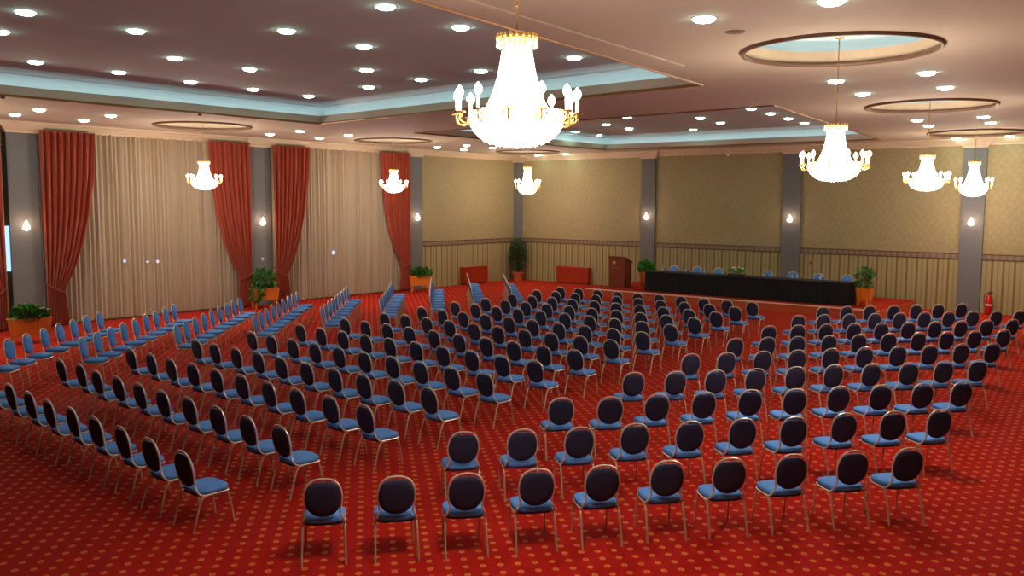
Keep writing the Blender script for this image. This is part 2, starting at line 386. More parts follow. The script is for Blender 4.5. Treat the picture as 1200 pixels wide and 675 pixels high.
# border band between the two wallpapers
for s in ((-.0, 7.02), (7.7, 13.42), (14.15, 19.82), (20.55, 26.3), (27.0, RX)):
    struct('trim_%d' % tn, bx(s[0]+(.32 if s[0] == 0 else 0), s[1], -.02, .0, 1.82, 2.04), M['rail']); tn += 1
struct('trim_%d' % tn, bx(0, .02, -6.65, -.32, 1.82, 2.04), M['rail']); tn += 1

# cornice: stepped crown moulding, with a deeper block over every pillar
def cornice(p0, p1, nrm, z0=5.74):
    """profile swept from p0 to p1, nrm points into the room"""
    prof = [(0,z0),(.05,z0),(.07,z0+.05),(.10,z0+.06),(.16,z0+.10),(.24,z0+.17),(.30,z0+.19),(.30,ZC+.02),(0,ZC+.02)]
    bm = bmesh.new(); N = Vector((nrm[0], nrm[1], 0)); 
    loft(bm, [[Vector((p[0], p[1], 0)) + N*d + Vector((0,0,z)) for d, z in prof] for p in (p0, p1)])
    return bm
struct('trim_%d' % tn, cornice((0,0), (RX,0), (0,-1)), M['cornice'], smooth=False); tn += 1
struct('trim_%d' % tn, cornice((0,0), (0,NY), (1,0)), M['cornice']); tn += 1
struct('trim_%d' % tn, cornice((RX,0), (RX,NY), (-1,0)), M['cornice']); tn += 1
def block(x0, x1, y0, y1, dx, dy):
    bm = bmesh.new()
    prof = [(.0,5.66),(.03,5.66),(.05,5.72),(.10,5.76),(.20,5.86),(.24,5.90),(.24,ZC)]
    rings = []
    for d, z in prof:
        rings.append([(x0-d*abs(dx)-(d if dy else 0), y0-(d if dx else 0)-(d if dy < 0 else 0), z), (x1+(d if dy else 0)+(d if dx > 0 else 0), y0-(d if dx else 0)-(d if dy < 0 else 0), z),
                      (x1+(d if dy else 0)+(d if dx > 0 else 0), y1+(d if dx else 0), z), (x0-(d if dy else 0), y1+(d if dx else 0), z)])
    loft(bm, rings); return bm
for a, b_ in PB: struct('trim_%d' % tn, block(a, b_, -.12, -.005, 0, -1), M['cornice']); tn += 1
for a, b_ in PW: struct('trim_%d' % tn, block(.0, .12, a, b_, 1, 0), M['cornice']); tn += 1
struct('trim_%d' % tn, block(.0, .34, -.34, -.005, 1, -1), M['cornice']); tn += 1

# ceiling with two raised trays and the round domes
TRAYS = [[(6.57,-29.8), (20.22,-29.8), (19.18,-18.1), (6.57,-17.19)],
         [(6.43,-13.25), (18.83,-13.91), (17.45,-1.55), (6.47,-2.1)]]
RINGS = [(3.2,-18.89), (3.2,-11.19), (2.9,-2.9), (22.53,-20.31), (21.62,-11.69), (20.75,-2.84), (22.5,-27.9), (3.2,-26.6)]
RR = 1.38
verts = []; edges = []
def loop(pts):
    s = len(verts); verts.extend(Vector(p) for p in pts)
    edges.extend((s+i, s+(i+1) % len(pts)) for i in range(len(pts)))
loop([(-.4,NY), (RX,NY), (RX,.1), (-.4,.1)])
for t in TRAYS: loop(t)
for c in RINGS: loop([(c[0]+RR*math.cos(2*PI*i/64), c[1]+RR*math.sin(2*PI*i/64)) for i in range(64)])
vo, _, fo, *_ = delaunay_2d_cdt(verts, edges, [], 0, 1e-5)
def inquad(p, q):
    s = 0
    for i in range(4):
        a, b_ = q[i], q[(i+1) % 4]
        cr = (b_[0]-a[0])*(p[1]-a[1]) - (b_[1]-a[1])*(p[0]-a[0])
        s += 1 if cr > 0 else -1
    return abs(s) == 4
bm = bmesh.new(); bv = [bm.verts.new((v.x, v.y, ZC)) for v in vo]
for f in fo:
    c = sum((vo[i] for i in f), Vector((0,0)))/len(f)
    if any(inquad(c, t) for t in TRAYS) or any((c-Vector(r)).length < RR*.995 for r in RINGS): continue
    bm.faces.new([bv[i] for i in f])
ceil = struct('ceiling', bm, M['plaster'])
def offset(q, d):
    """quad pushed outward by d (corners mitred)"""
    c = sum((Vector(p) for p in q), Vector((0,0)))/4; out = []
    L = []
    for i in range(4):
        a, b_ = Vector(q[i]), Vector(q[(i+1) % 4]); t = (b_-a).normalized(); nn = Vector((t.y, -t.x))
        if nn.dot((a+b_)/2-c) < 0: nn = -nn
        L.append((a+nn*d, t))
    for i in range(4):
        (p, t), (r, s) = L[i-1], L[i]
        k = (r-p).cross(s)/t.cross(s) if hasattr(t, 'cross') else 0
        out.append(p+t*k)
    return out
def sweep(q, prof):
    bm = bmesh.new()
    loft(bm, [[(v.x, v.y, z) for v in offset(q, d)] for d, z in prof], cap=False)
    return bm
for q in TRAYS:
    struct('trim_%d' % tn, sweep(q, [(.0,ZC-.0),(0,6.19),(.05,6.19),(.05,6.06),(.36,6.06)]), M['lip']); tn += 1
    bm = bmesh.new()
    P0 = [(v.x, v.y) for v in offset(q, 0)]
    tube(bm, [(x, y, ZC-.005) for x, y in P0], .03, 6, closed=True)
    struct('trim_%d' % tn, bm, M['gilt']); tn += 1
    struct('trim_%d' % tn, sweep(q, [(.36,6.06),(.36,6.17),(.31,6.18),(.30,6.22),(.28,6.24),(.25,6.31),(.18,6.38),(.08,6.43),(.02,6.44),(.01,6.47),(-.05,6.49),(-.13,6.515),(-.18,ZU)]), M['cove']); tn += 1
    u = offset(q, -.17)
    bm = bmesh.new(); loft(bm, [[(v.x, v.y, z) for v in u] for z in (ZU-.0, ZU+.1)])
    obj('raised_ceiling', bm, M['upper'], ceil)
    bm = bmesh.new()
    o1, o2 = offset(q, .07), offset(q, .13)
    loft(bm, [[(v.x, v.y, 6.09) for v in o1], [(v.x, v.y, 6.11) for v in o1], [(v.x, v.y, 6.11) for v in o2], [(v.x, v.y, 6.09) for v in o2]], cap=False)
    obj('cove_light', bm, M['cove_lamp'], ceil)
for c in RINGS:
    bm = bmesh.new()
    tube(bm, [(c[0]+(RR+.0)*math.cos(2*PI*i/64), c[1]+(RR+.0)*math.sin(2*PI*i/64), ZC-.01) for i in range(64)], .04, 8, closed=True)
    struct('trim_%d' % tn, bm, M['ringtrim'], smooth=True); tn += 1
    bm = bmesh.new()
    lathe(bm, [(RR,0),(RR,.20),(RR+.05,.20),(RR+.05,.12),(RR+.32,.12)], 64, (c[0], c[1], ZC), cap=False)
    obj('dome_wall', bm, M['cornice'], ceil, smooth=False)
    bm = bmesh.new()
    lathe(bm, [(RR+.32,.12),(RR+.32,.30),(RR+.2,.38),(RR-.1,.44),(RR-.6,.49),(0,.50)], 64, (c[0], c[1], ZC), cap=False)
    obj('dome', bm, M['cove'], ceil, smooth=True)
    bm = bmesh.new()
    R1, R2 = RR+.10, RR+.16
    lathe(bm, [(R1,.14),(R1,.16),(R2,.16),(R2,.14)], 64, (c[0], c[1], ZC), cap=False)
    obj('cove_light', bm, M['cove_lamp'], ceil)
# raised seam of a folding partition track
bm = bmesh.new(); a, b_ = Vector((20.44,-27.2)), Vector((19.97,-20.36)); d = (b_-a).normalized(); nn = Vector((-d.y, d.x))*.05
loft(bm, [[(p.x-nn.x, p.y-nn.y, z), (p.x+nn.x, p.y+nn.y, z), (p.x+nn.x, p.y+nn.y, ZC), (p.x-nn.x, p.y-nn.y, ZC)] for p, z in ((a, ZC-.02), (b_, ZC-.02))])
struct('trim_%d' % tn, bm, M['plaster']); tn += 1

# ------------------------------------------------------------------ chair
def egg(cx, cz, hw, hh, n_=28, sq=2.12, top=0.):
    out = []
    for i in range(n_):
        a = 2*PI*i/n_; c, s = math.cos(a), math.sin(a)
        x = hw*math.copysign(abs(c)**(2/sq), c); z = hh*math.copysign(abs(s)**(2/sq), s)
        if s > 0: z -= top*math.exp(-(x/(hw*.55))**2)
        out.append((cx+x, cz+z))
    return out
def lean(z): return -.215 - (z-.46)*.155
def make_chair():
    t = thing('banquet_chair', '', 'chair')
    # seat cushion
    bm = bmesh.new()
    def seat_ring(s, z, n_=28):
        out = []
        for i in range(n_):
            a = 2*PI*i/n_; c, q = math.cos(a), math.sin(a)
            x = math.copysign(abs(c)**.5, c); y = math.copysign(abs(q)**.5, q)
            w = .218 + .004*y
            out.append((x*w*s, .0+y*.205*s, z))
        return out
    loft(bm, [seat_ring(.97,.418), seat_ring(1.0,.43), seat_ring(1.01,.448), seat_ring(.985,.464), seat_ring(.90,.474), seat_ring(.6,.481), seat_ring(.2,.484)])
    obj('seat', bm, M['blue'], t, smooth=True)
    bm = bmesh.new()
    loft(bm, [seat_ring(.90,.392), seat_ring(.96,.396), seat_ring(.985,.42)])
    obj('seat_base', bm, M['navy'], t, smooth=True)
    # padded oval backrest: dark rear shell, blue front cushion
    CZ, HW, HH = .699, .187, .204
    def back_ring(s, dy):
        return [(x, lean(z)+dy, z) for x, z in egg(0, CZ, HW*s, HH*s, top=.030*s)]
    bm = bmesh.new()
    loft(bm, [back_ring(1.0,.004), back_ring(1.0,-.008), back_ring(.95,-.018), back_ring(.7,-.024), back_ring(.25,-.026)])
    br = obj('backrest', bm, M['navy'], t, smooth=True)
    bm = bmesh.new()
    loft(bm, [back_ring(.99,.004), back_ring(1.0,.014), back_ring(.96,.028), back_ring(.8,.040), back_ring(.4,.046), back_ring(.1,.047)])
    obj('cushion', bm, M['blue'], br, smooth=True)
    # hoop that runs round the backrest, narrows and joins the seat rails
    half = [(.212,-.13,.405), (.213,-.185,.425), (.196,lean(.475),.475), (.172,lean(.53),.53), (.176,lean(.59),.59), (.189,lean(.68),.68), (.183,lean(.77),.77), (.152,lean(.85),.85), (.088,lean(.898),.898), (0,lean(.912),.912)]
    path = crv(half + [(-x, y, z) for x, y, z in half[-2::-1]], 4)
    bm = bmesh.new(); tube(bm, path, .0115, 7)
    obj('back_frame', bm, M['frame'], t, smooth=True)
    bm = bmesh.new()
    path = crv([(-.212,-.14,.405), (-.211,.0,.402), (-.205,.14,.400), (-.17,.190,.398), (0,.197,.396), (.17,.190,.398), (.205,.14,.400), (.211,.0,.402), (.212,-.14,.405)], 4)
    tube(bm, path, .010, 6)
    obj('seat_frame', bm, M['frame'], t, smooth=True)
    for s in (-1, 1):
        bm = bmesh.new()
        tube(bm, crv([(s*.211,-.06,.402), (s*.213,-.145,.385), (s*.215,-.19,.33), (s*.219,-.245,.16), (s*.222,-.29,.0)], 4), .0115, 7)
        obj('leg', bm, M['leg'], t, smooth=True)
        bm = bmesh.new()
        tube(bm, crv([(s*.19,.16,.396), (s*.195,.19,.30), (s*.20,.215,.15), (s*.203,.235,.0)], 3), .0105, 7)
        obj('leg', bm, M['leg'], t, smooth=True)
    return t
chair0 = make_chair(); chair0_used = [False]
JR = random.Random(3)
def put_chair(p, face, label, group, z=0, jit=1.6):
    o = chair0 if not chair0_used[0] else copy_tree(chair0)
    chair0_used[0] = True
    th = math.radians(face - 90 + JR.uniform(-jit, jit))
    # p is where the top of the backrest stands
    bx_, by_ = 0, -.285
    x = p[0] - (bx_*math.cos(th) - by_*math.sin(th)); y = p[1] - (bx_*math.sin(th) + by_*math.cos(th))
    place(o, (x, y, z), th, label, group)
proto_copies = []
for i, (face, row) in enumerate(RIGHT):
    rn = 'nearest row' if i == 0 else ORD[i] + ' row from camera'
    if i == 8: rn = 'farthest row'
    for k, p in enumerate(row):
        put_chair(p, face, 'blue banquet chair, right block, %s, %s from its left end' % (rn, ORD[k]), 'chairs of the right block')
for i, (face, row) in enumerate(MIDDLE):
    rn = 'nearest row' if i == 0 else 'farthest row' if i == 13 else ORD[i] + ' row from camera'
    for k, p in enumerate(row):
        put_chair(p, face, 'blue banquet chair, middle block, %s, %s from the aisle end' % (rn, ORD[len(row)-1-k]), 'chairs of the middle block')
for i, (face, row) in enumerate(WINDOW):
    rn = 'leftmost row' if i == 0 else 'rightmost row' if i == 8 else ORD[i] + ' row from left'
    for k, p in enumerate(row):
        put_chair(p, face, 'blue banquet chair, window block, %s, %s from its near end' % (rn, ORD[k]), 'chairs of the window block')

# ------------------------------------------------------------------ stage, long table, panel chairs
st = thing('stage_platform', 'low red carpeted stage with wooden front along the back wall', 'stage', (12.8,-2.1,0))
SX0, SX1, SY = 7.1, 18.5, -4.35
obj('deck', bx(SX0-12.8+.02, SX1-12.8-.02, SY+2.1+.03, 2.1-.12, .0, .316), M['stage_carpet'], st)
obj('front_board', bx(SX0-12.8, SX1-12.8, SY+2.1, SY+2.1+.03, 0, .29), M['riser'], st)
obj('side_board', bx(SX1-12.8-.02, SX1-12.8+.01, SY+2.1+.03, 2.1-.12, 0, .30), M['riser'], st)
obj('side_board', bx(SX0-12.8-.01, SX0-12.8+.02, SY+2.1+.03, 2.1-.12, 0, .30), M['riser'], st)
obj('nosing', bx(SX0-12.8-.02, SX1-12.8+.02, SY+2.1-.03, SY+2.1+.05, .275, .316, bev=.004), M['nosing'], st)
ST = .318
# long draped table
tb = thing('long_table', 'long panel table under black cloth on the stage', 'table', (13.4,-3.4,ST))
def skirt():
    bm = bmesh.new(); L, W = 3.93, .36
    per = []
    def seg(a, b_, n_):
        for i in range(n_): per.append((a[0]+(b_[0]-a[0])*i/n_, a[1]+(b_[1]-a[1])*i/n_))
    seg((-L,-W), (L,-W), 240); seg((L,-W), (L,W), 24); seg((L,W), (-L,W), 240); seg((-L,W), (-L,-W), 24)
    rings = []
    for z, amp in ((.755,0), (.74,.004), (.5,.012), (.25,.016), (.004,.02)):
        r = []
        for i, (x, y) in enumerate(per):
            k = 1 + amp*math.sin(i*1.15)/.36*1.0
            r.append((x + (amp*math.sin(i*1.15) if abs(x) >= L-1e-6 else 0), y + (amp*math.sin(i*1.15) if abs(abs(y)-W) < 1e-6 else 0), z))
        rings.append(r)
    loft(bm, rings, cap=False); return bm
obj('table_skirt', skirt(), M['black'], tb, smooth=True)
obj('tabletop', bx(-3.96, 3.96, -.39, .39, .752, .775, bev=.006), M['black2'], tb)
for k, (x, y) in enumerate([(9.75,-1.95), (10.78,-1.95), (11.7,-1.95), (13.72,-1.98), (14.68,-1.95), (15.66,-2.0), (16.68,-2.02)]):
    put_chair((x, y), -90, 'blue banquet chair behind the black stage table, %s from the left' % ORD[k], 'chairs behind the stage table', z=ST+.002, jit=3)
# bottles and tumblers
def make_bottle():
    t = thing('water_bottle', '', 'bottle')
    bm = bmesh.new(); lathe(bm, [(.030,0),(.034,.01),(.034,.14),(.030,.165),(.014,.20),(.013,.215)], 14); obj('bottle_body', bm, M['bottle'], t, smooth=True)
    bm = bmesh.new(); lathe(bm, [(.0348,.05),(.0348,.11)], 14, cap=False); obj('bottle_label', bm, M['label'], t, smooth=True)
    bm = bmesh.new(); lathe(bm, [(.016,.212),(.016,.235)], 12); obj('bottle_cap', bm, M['cap'], t, smooth=True)
    return t
b0 = make_bottle(); used = False
def make_glass():
    bm = bmesh.new(); lathe(bm, [(0,.004),(.026,.004),(.033,.11),(.035,.11),(.028,0),(0,0)], 16, cap=False)
    return obj('drinking_glass', bm, M['glass'], None, smooth=True)
g0 = make_glass(); tag(g0, '', 'glass')
TZ = ST + .775
for k, x in enumerate([9.95, 10.95, 11.75, 12.5, 14.1, 15.15, 16.15]):
    o = b0 if k == 0 else copy_tree(b0)
    place(o, (x, -3.22, TZ), rnd.uniform(0, 6), 'clear water bottle on the black stage table, %s from the left' % ORD[k], 'water bottles on the stage table')
    o = g0 if k == 0 else copy_tree(g0)
    place(o, (x+.13, -3.28, TZ), 0, 'clear tumbler beside a bottle on the stage table, %s from left' % ORD[k], 'tumblers on the stage table')

# ------------------------------------------------------------------ plants
def leaves(center, rad, count, size, seed, up=.3, keep=None):
    """leaf blades scattered through an ellipsoid"""
    q = random.Random(seed); bm = bmesh.new()
    for _ in range(count):
        while True:
            v = Vector((q.uniform(-1,1), q.uniform(-1,1), q.uniform(-1,1)))
            if v.length < 1 and (v.length > .35 or q.random() < .3): break
        p = Vector((center[0]+v.x*rad[0], center[1]+v.y*rad[1], center[2]+v.z*rad[2]))
        d = (v.normalized()*.8 + Vector((q.uniform(-.6,.6), q.uniform(-.6,.6), q.uniform(-.4,.6)+up))).normalized()
        s = d.cross(Vector((q.uniform(-1,1), q.uniform(-1,1), q.uniform(-1,1)))).normalized()
        nn = s.cross(d); L = size*q.uniform(.7,1.3); w = L*.32
        a = p; b_ = p+d*L*.45+s*w+nn*L*.06; c = p+d*L-nn*L*.12; e = p+d*L*.45-s*w+nn*L*.06; mid = p+d*L*.5
        va, vb, vc, ve, vm = [bm.verts.new(x) for x in (a, b_, c, e, mid)]
        for f in ((va,vb,vm), (vb,vc,vm), (vc,ve,vm), (ve,va,vm)): bm.faces.new(f)
    return bm
def stems(pts, r=.008):
    bm = bmesh.new()
    for a, b_ in pts: tube(bm, crv([a, ((a[0]+b_[0])/2*1.0, (a[1]+b_[1])/2, (a[2]+b_[2])/2+.03), b_], 3), [r]*7, 5)
    return bm
def planter_box(w, d, h, leg, loc, rz, label, seed, leafmat, lrad, lz, count, size, flowers=0, trailing=False, legs=4):
    t = thing('planter', label, 'planter', loc, rz, None)
    bm = bmesh.new()
    z0, z1 = leg, leg+h
    def r(s, z): return [(-w/2*s, -d/2*s, z), (w/2*s, -d/2*s, z), (w/2*s, d/2*s, z), (-w/2*s, d/2*s, z)]
    loft(bm, [r(.90,z0), r(1,z1), r(1.04,z1), r(1.04,z1+.03), r(.92,z1+.03), r(.92,z1-.04)])
    obj('box', bm, M['orange'], t)
    for sx in (-1, 1):
        for sy in (-1, 1):
            obj('leg', bx(sx*w*.40-.03, sx*w*.40+.03, sy*d*.38-.03, sy*d*.38+.03, 0, z0+.03), M['orange'], t)
    obj('soil', bx(-w*.45, w*.45, -d*.45, d*.45, z1-.06, z1-.01), M['soil'], t)
    obj('foliage', leaves((0,0,z1+lz), lrad, count, size, seed), leafmat, t)
    q = random.Random(seed)
    pts = [((q.uniform(-w*.3,w*.3), q.uniform(-d*.25,d*.25), z1-.02), (q.uniform(-lrad[0]*.6,lrad[0]*.6), q.uniform(-lrad[1]*.5,lrad[1]*.5), z1+lz+lrad[2]*.3)) for _ in range(10)]
    obj('stems', stems(pts), M['stem'], t)
    if trailing:
        obj('foliage', leaves((-w*.38,-d*.5,z1-.08), (.20,.12,.34), 130, size, seed+5, up=-.4), leafmat, t)
    for k in range(flowers):
        bm = bmesh.new(); c = (q.uniform(.2,.45)*w, q.uniform(-.2,.2), z1+lz+lrad[2]*.9)
        for j in range(6):
            a = j*PI/3; blob(bm, (c[0]+.045*math.cos(a), c[1]+.045*math.sin(a), c[2]), (.05,.05,.02), 1)
        obj('flower', bm, M['petalp'], t, smooth=True)
    return t
planter_box(1.0, .36, .42, .22, (2.95,-23.93,0), math.radians(75), 'orange wooden planter box of low green plants at the far left, before the grey pillar', 11, M['leaf'], (.40,.22,.17), .12, 330, .17, flowers=1)
planter_box(.95, .38, .40, .28, (.95,-15.3,0), math.radians(78), 'orange wooden planter with tall trailing plants between the two wide windows', 12, M['leaf'], (.38,.26,.42), .30, 300, .15, trailing=True)
planter_box(.90, .38, .38, .28, (1.0,-7.65,0), math.radians(40), 'orange wooden planter of low green plants beside the right red drape', 13, M['leaf'], (.44,.24,.17), .13, 340, .15)
def pot_planter(loc, label, leafmat, seed, r1, r2, h, leg, lr, lz, count, size):
    t = thing('planter', label, 'planter', loc)
    bm = bmesh.new(); n_ = 8
    for i in range(n_):            # staves of the octagonal tub
        a0, a1 = 2*PI*i/n_, 2*PI*(i+.96)/n_
        loft(bm, [[(r*math.cos(a0), r*math.sin(a0), z), (r*math.cos(a1), r*math.sin(a1), z), ((r-.03)*math.cos(a1), (r-.03)*math.sin(a1), z), ((r-.03)*math.cos(a0), (r-.03)*math.sin(a0), z)] for r, z in ((r1,leg), (r2,leg+h))])
    lathe(bm, [(r1-.03,leg+.01),(r2-.035,leg+h-.05)], 16)
    obj('tub', bm, M['orange'], t)
    for i in range(4):
        a = PI/4+i*PI/2; x, y = (r1-.05)*math.cos(a), (r1-.05)*math.sin(a)
        obj('leg', bx(x-.03, x+.03, y-.03, y+.03, 0, leg+.03), M['orange'], t)
    obj('foliage', leaves((0,0,leg+h+lz), lr, count, size, seed), leafmat, t)
    q = random.Random(seed)
    obj('stems', stems([((q.uniform(-.08,.08), q.uniform(-.08,.08), leg+h-.08), (q.uniform(-lr[0],lr[0])*.6, q.uniform(-lr[1],lr[1])*.6, leg+h+lz+lr[2]*.4)) for _ in range(9)]), M['stem'], t)
    return t
pot_planter((8.6,-2.2,ST), 'orange tub with bushy bright green plant at the left end of the stage table', M['leafbright'], 21, .24, .29, .42, .20, (.30,.28,.22), .18, 300, .16)
pot_planter((17.74,-3.42,ST), 'orange slatted tub with green leafy plant at the right end of the stage table', M['leaf'], 22, .25, .31, .42, .20, (.25,.24,.36), .28, 120, .17)
t = thing('potted_tree', 'tall dark leafy tree in terracotta pot in the far corner', 'tree', (.62,-.72,0))
bm = bmesh.new(); lathe(bm, [(0,0),(.20,0),(.26,.34),(.30,.35),(.30,.42),(.26,.42),(.25,.36),(0,.36)], 24, cap=False); obj('pot', bm, M['terra'], t, smooth=True)
bm = bmesh.new()
for i, a in enumerate((0,2.1,4.2)): tube(bm, crv([(.03*math.cos(a),.03*math.sin(a),.34), (.08*math.cos(a),.08*math.sin(a),.8), (.14*math.cos(a),.14*math.sin(a),1.5)], 4), .016, 6)
obj('trunk', bm, M['stem'], t, smooth=True)
obj('foliage', leaves((0,0,1.28), (.40,.36,.74), 1100, .13, 33), M['leafdark'], t)

# flower arrangement on the table
t = thing('flower_arrangement', 'low arrangement of white and yellow flowers on the black stage table', 'flowers', (13.12,-3.36,TZ+.002))
bm = bmesh.new(); box(bm, -.32, .32, -.09, .09, 0, .06, bev=.01); obj('tray', bm, M['plastic'], t)
obj('foliage', leaves((0,0,.17), (.36,.12,.05), 170, .08, 44), M['leafbright'], t)
q = random.Random(5)
for k in range(14):
    bm = bmesh.new(); c = (q.gauss(-.02,.13), q.uniform(-.10,.10), .20+q.uniform(-.02,.12)); c = (c[0], c[1], c[2]-abs(c[0])*.2)
    for j in range(5):
        a = j*2*PI/5; blob(bm, (c[0]+.028*math.cos(a), c[1]+.028*math.sin(a), c[2]), (.032,.032,.02), 1)
    blob(bm, (c[0], c[1], c[2]+.015), .02, 1)
    obj('flower', bm, M['petalw'] if k % 3 else M['petaly'], t, smooth=True)

# ------------------------------------------------------------------ lectern
t = thing('lectern', 'dark wooden lectern with round gold emblem standing on the stage', 'lectern', (7.95,-3.15,ST), math.radians(-4))
bm = bmesh.new()
loft(bm, [[(-.40,-.26,z), (.40,-.26,z), (.40,.24,z), (-.40,.24,z)] for z in (.0,.05)])
obj('plinth', bm, M['lectern'], t)
bm = bmesh.new()
loft(bm, [[(-.37,-.24,.05), (.37,-.24,.05), (.37,.22,.05), (-.37,.22,.05)], [(-.39,-.25,1.22), (.39,-.25,1.22), (.39,.22,1.02), (-.39,.22,1.02)]])
obj('body', bm, M['lectern'], t)
bm = bmesh.new()
loft(bm, [[(-.43,-.29,1.235), (.43,-.29,1.235), (.43,.26,1.0), (-.43,.26,1.0)], [(-.43,-.29,1.275), (.43,-.29,1.275), (.43,.26,1.04), (-.43,.26,1.04)]])
obj('reading_top', bm, M['lectern'], t)
bm = bmesh.new(); lathe(bm, [(0,0),(.085,0),(.085,.012),(.07,.018),(0,.02)], 24, cap=False)
bmesh.ops.rotate(bm, cent=(0,0,0), matrix=Matrix.Rotation(PI/2, 3, 'X'), verts=bm.verts); bmesh.ops.translate(bm, vec=(-.14,-.248,.99), verts=bm.verts)
obj('emblem', bm, M['brass'], t, smooth=True)
bm = bmesh.new()
for i in range(7): box(bm, -.27+i*.065, -.235+i*.065, -.252, -.245, .80, .815)
obj('lettering', bm, M['brass'], t)

# ------------------------------------------------------------------ radiator cabinets
def cabinet(w, h, d, loc, rz, label):
    t = thing('radiator_cabinet', label, 'cabinet', loc, rz, 'red wooden radiator cabinets')
    obj('body', bx(-w/2+.02, w/2-.02, -d+.02, 0, .05, h-.03), M['cab'], t)
    obj('plinth', bx(-w/2+.04, w/2-.04, -d+.03, 0, 0, .05), M['plastic'], t)
    obj('cabinet_top', bx(-w/2, w/2, -d, 0, h-.03, h, bev=.006), M['cab'], t)
    bm = bmesh.new()
    box(bm, -w/2+.0, -w/2+.06, -d, -d+.03, .04, h-.03); box(bm, w/2-.06, w/2, -d, -d+.03, .04, h-.03)
    box(bm, -w/2+.06, w/2-.06, -d, -d+.03, .04, .11); box(bm, -w/2+.06, w/2-.06, -d, -d+.03, h-.10, h-.03)
    obj('front_frame', bm, M['cab'], t)
cabinet(1.80, .78, .30, (3.5,-.005,0), 0, 'red wooden radiator cabinet on the back wall between corner and stage')
cabinet(1.62, .80, .28, (.005,-3.35,0), PI/2, 'red wooden radiator cabinet on the left wallpapered wall before the corner')

# ------------------------------------------------------------------ fire extinguisher, small wall fittings
t = thing('fire_extinguisher', 'red fire extinguisher standing by the back wall beside the right grey pillar', 'fire extinguisher', (20.86,-.20,0))
bm = bmesh.new(); lathe(bm, [(0,0),(.10,0),(.11,.02),(.11,.54),(.09,.62),(.04,.66),(.035,.70),(0,.70)], 20, cap=False); obj('cylinder', bm, M['extinguisher'], t, smooth=True)
bm = bmesh.new(); box(bm, -.03, .03, -.03, .03, .69, .75); box(bm, -.02, .12, -.015, .015, .75, .77); box(bm, -.02, .11, -.015, .015, .71, .725); obj('valve', bm, M['plastic'], t)
bm = bmesh.new(); tube(bm, crv([(-.03,0,.72), (-.14,-.02,.66), (-.14,-.03,.40), (-.12,-.04,.24)], 5), .012, 6); obj('hose', bm, M['plastic'], t, smooth=True)
bm = bmesh.new(); lathe(bm, [(.1105,.30),(.1105,.36)], 20, cap=False); obj('instruction_label', bm, M['white'], t, smooth=True)
tag(obj('thermostat', bx(.10, .125, -14.82, -14.72, 1.62, 1.72, bev=.006), M['white']), 'small square white thermostat on the grey pillar between the windows', 'thermostat')
tag(obj('call_point', bx(14.55, 14.64, -.03, 0, 1.42, 1.52, bev=.006), M['socketred']), 'small red call point on the striped wall above the stage table', 'call point')
tag(obj('wall_sensor', bx(11.1, 11.22, -.32, -.24, 5.64, 5.74, bev=.02), M['white']), 'small white sensor high under the cornice of the back wall', 'sensor')
def disc(name, c, r, h, m_):
    bm = bmesh.new(); lathe(bm, [(r,0),(r,-h*.5),(r*.85,-h),(0,-h)], 24, (c[0], c[1], c[2])); return obj(name, bm, m_, None, smooth=True)
tag(disc('ceiling_speaker', (21.92,-22.5,ZC), .13, .012, M['speaker']), 'round brown ceiling speaker left of the large round ceiling ring', 'speaker')
tag(disc('smoke_detector', (6.25,-20.84,ZC), .05, .05, M['speaker']), 'small dark smoke detector above the leftmost chandelier', 'smoke detector')
tag(disc('smoke_detector', (6.23,-25.57,ZC), .05, .05, M['speaker']), 'small dark smoke detector on the ceiling at the left picture edge', 'smoke detector')

# ------------------------------------------------------------------ curtains
def drape(y_out, inward, label):
    """red drape: hangs from y_out toward inward (+1/-1), gathered at the tie-back"""
    W0 = 1.62
    wz = [(5.76,1.0), (4.6,.96), (3.4,.86), (2.5,.72), (1.9,.58), (1.5,.46), (1.2,.36), (1.05,.32), (.9,.33), (.06,.38)]
    zs = []; N = 140; bm = bmesh.new(); rows_ = []
    def wid(z):
        for (za, a), (zb, b_) in zip(wz, wz[1:]):
            if z <= za and z >= zb:
                t = (za-z)/(za-zb); t = t*t*(3-2*t)*.3 + t*.7
                return a+(b_-a)*t
        return wz[-1][1]
    K = 60
    for k in range(K+1):
        z = 5.76 - (5.70)*k/K; w = wid(z)*W0; row = []
        squeeze = 1-min(1, w/W0)
        for i in range(N+1):
            u = i/N
            off = .03*squeeze
            y = y_out + inward*(off + u*w)
            amp = .075*(1-.45*squeeze)*(1 if .5 < z else .9)
            x = .27 + amp*math.sin(u*2*PI*8.5 + .6*math.sin(z*.6)) + .018*math.sin(u*2*PI*21+z) + .05*squeeze*math.sin(u*PI)
            row.append(bm.verts.new((x, y, z)))
        rows_.append(row)
    for a, b_ in zip(rows_, rows_[1:]):
        for i in range(N): bm.faces.new((a[i], a[i+1], b_[i+1], b_[i]))
    t = thing('drape', label, 'curtain', (.27, y_out, 0), 0, 'red drapes')
    bmesh.ops.translate(bm, vec=(-.27, -y_out, 0), verts=bm.verts)
    d = obj('cloth', bm, M['red_drape'], t, smooth=True)
    s = d.modifiers.new('t', 'SOLIDIFY'); s.thickness = .006
    bm = bmesh.new()
    a = (.0 + .09, inward*.72, 1.38); 
    pts = crv([(-.12, inward*.02, 1.36), (.08, inward*.06, 1.24), (.13, inward*.28, 1.10), (.10, inward*.48, 1.02), (0, inward*.56, 1.03), (-.10, inward*.52, 1.08)], 5)
    tube(bm, pts, .016, 6)
    obj('tie_back', bm, M['tie'], t, smooth=True)
drape(-22.36, 1, 'red drape left of the big left window, beside the far left planter')
drape(-15.31, -1, 'red drape behind the leftmost chandelier')
drape(-14.34, 1, 'red drape left of the second window, behind the trailing plants')
drape(-7.54, -1, 'red drape right of the second window, behind a small chandelier')
drape(-23.42, -1, 'red drape cut by the left picture edge')
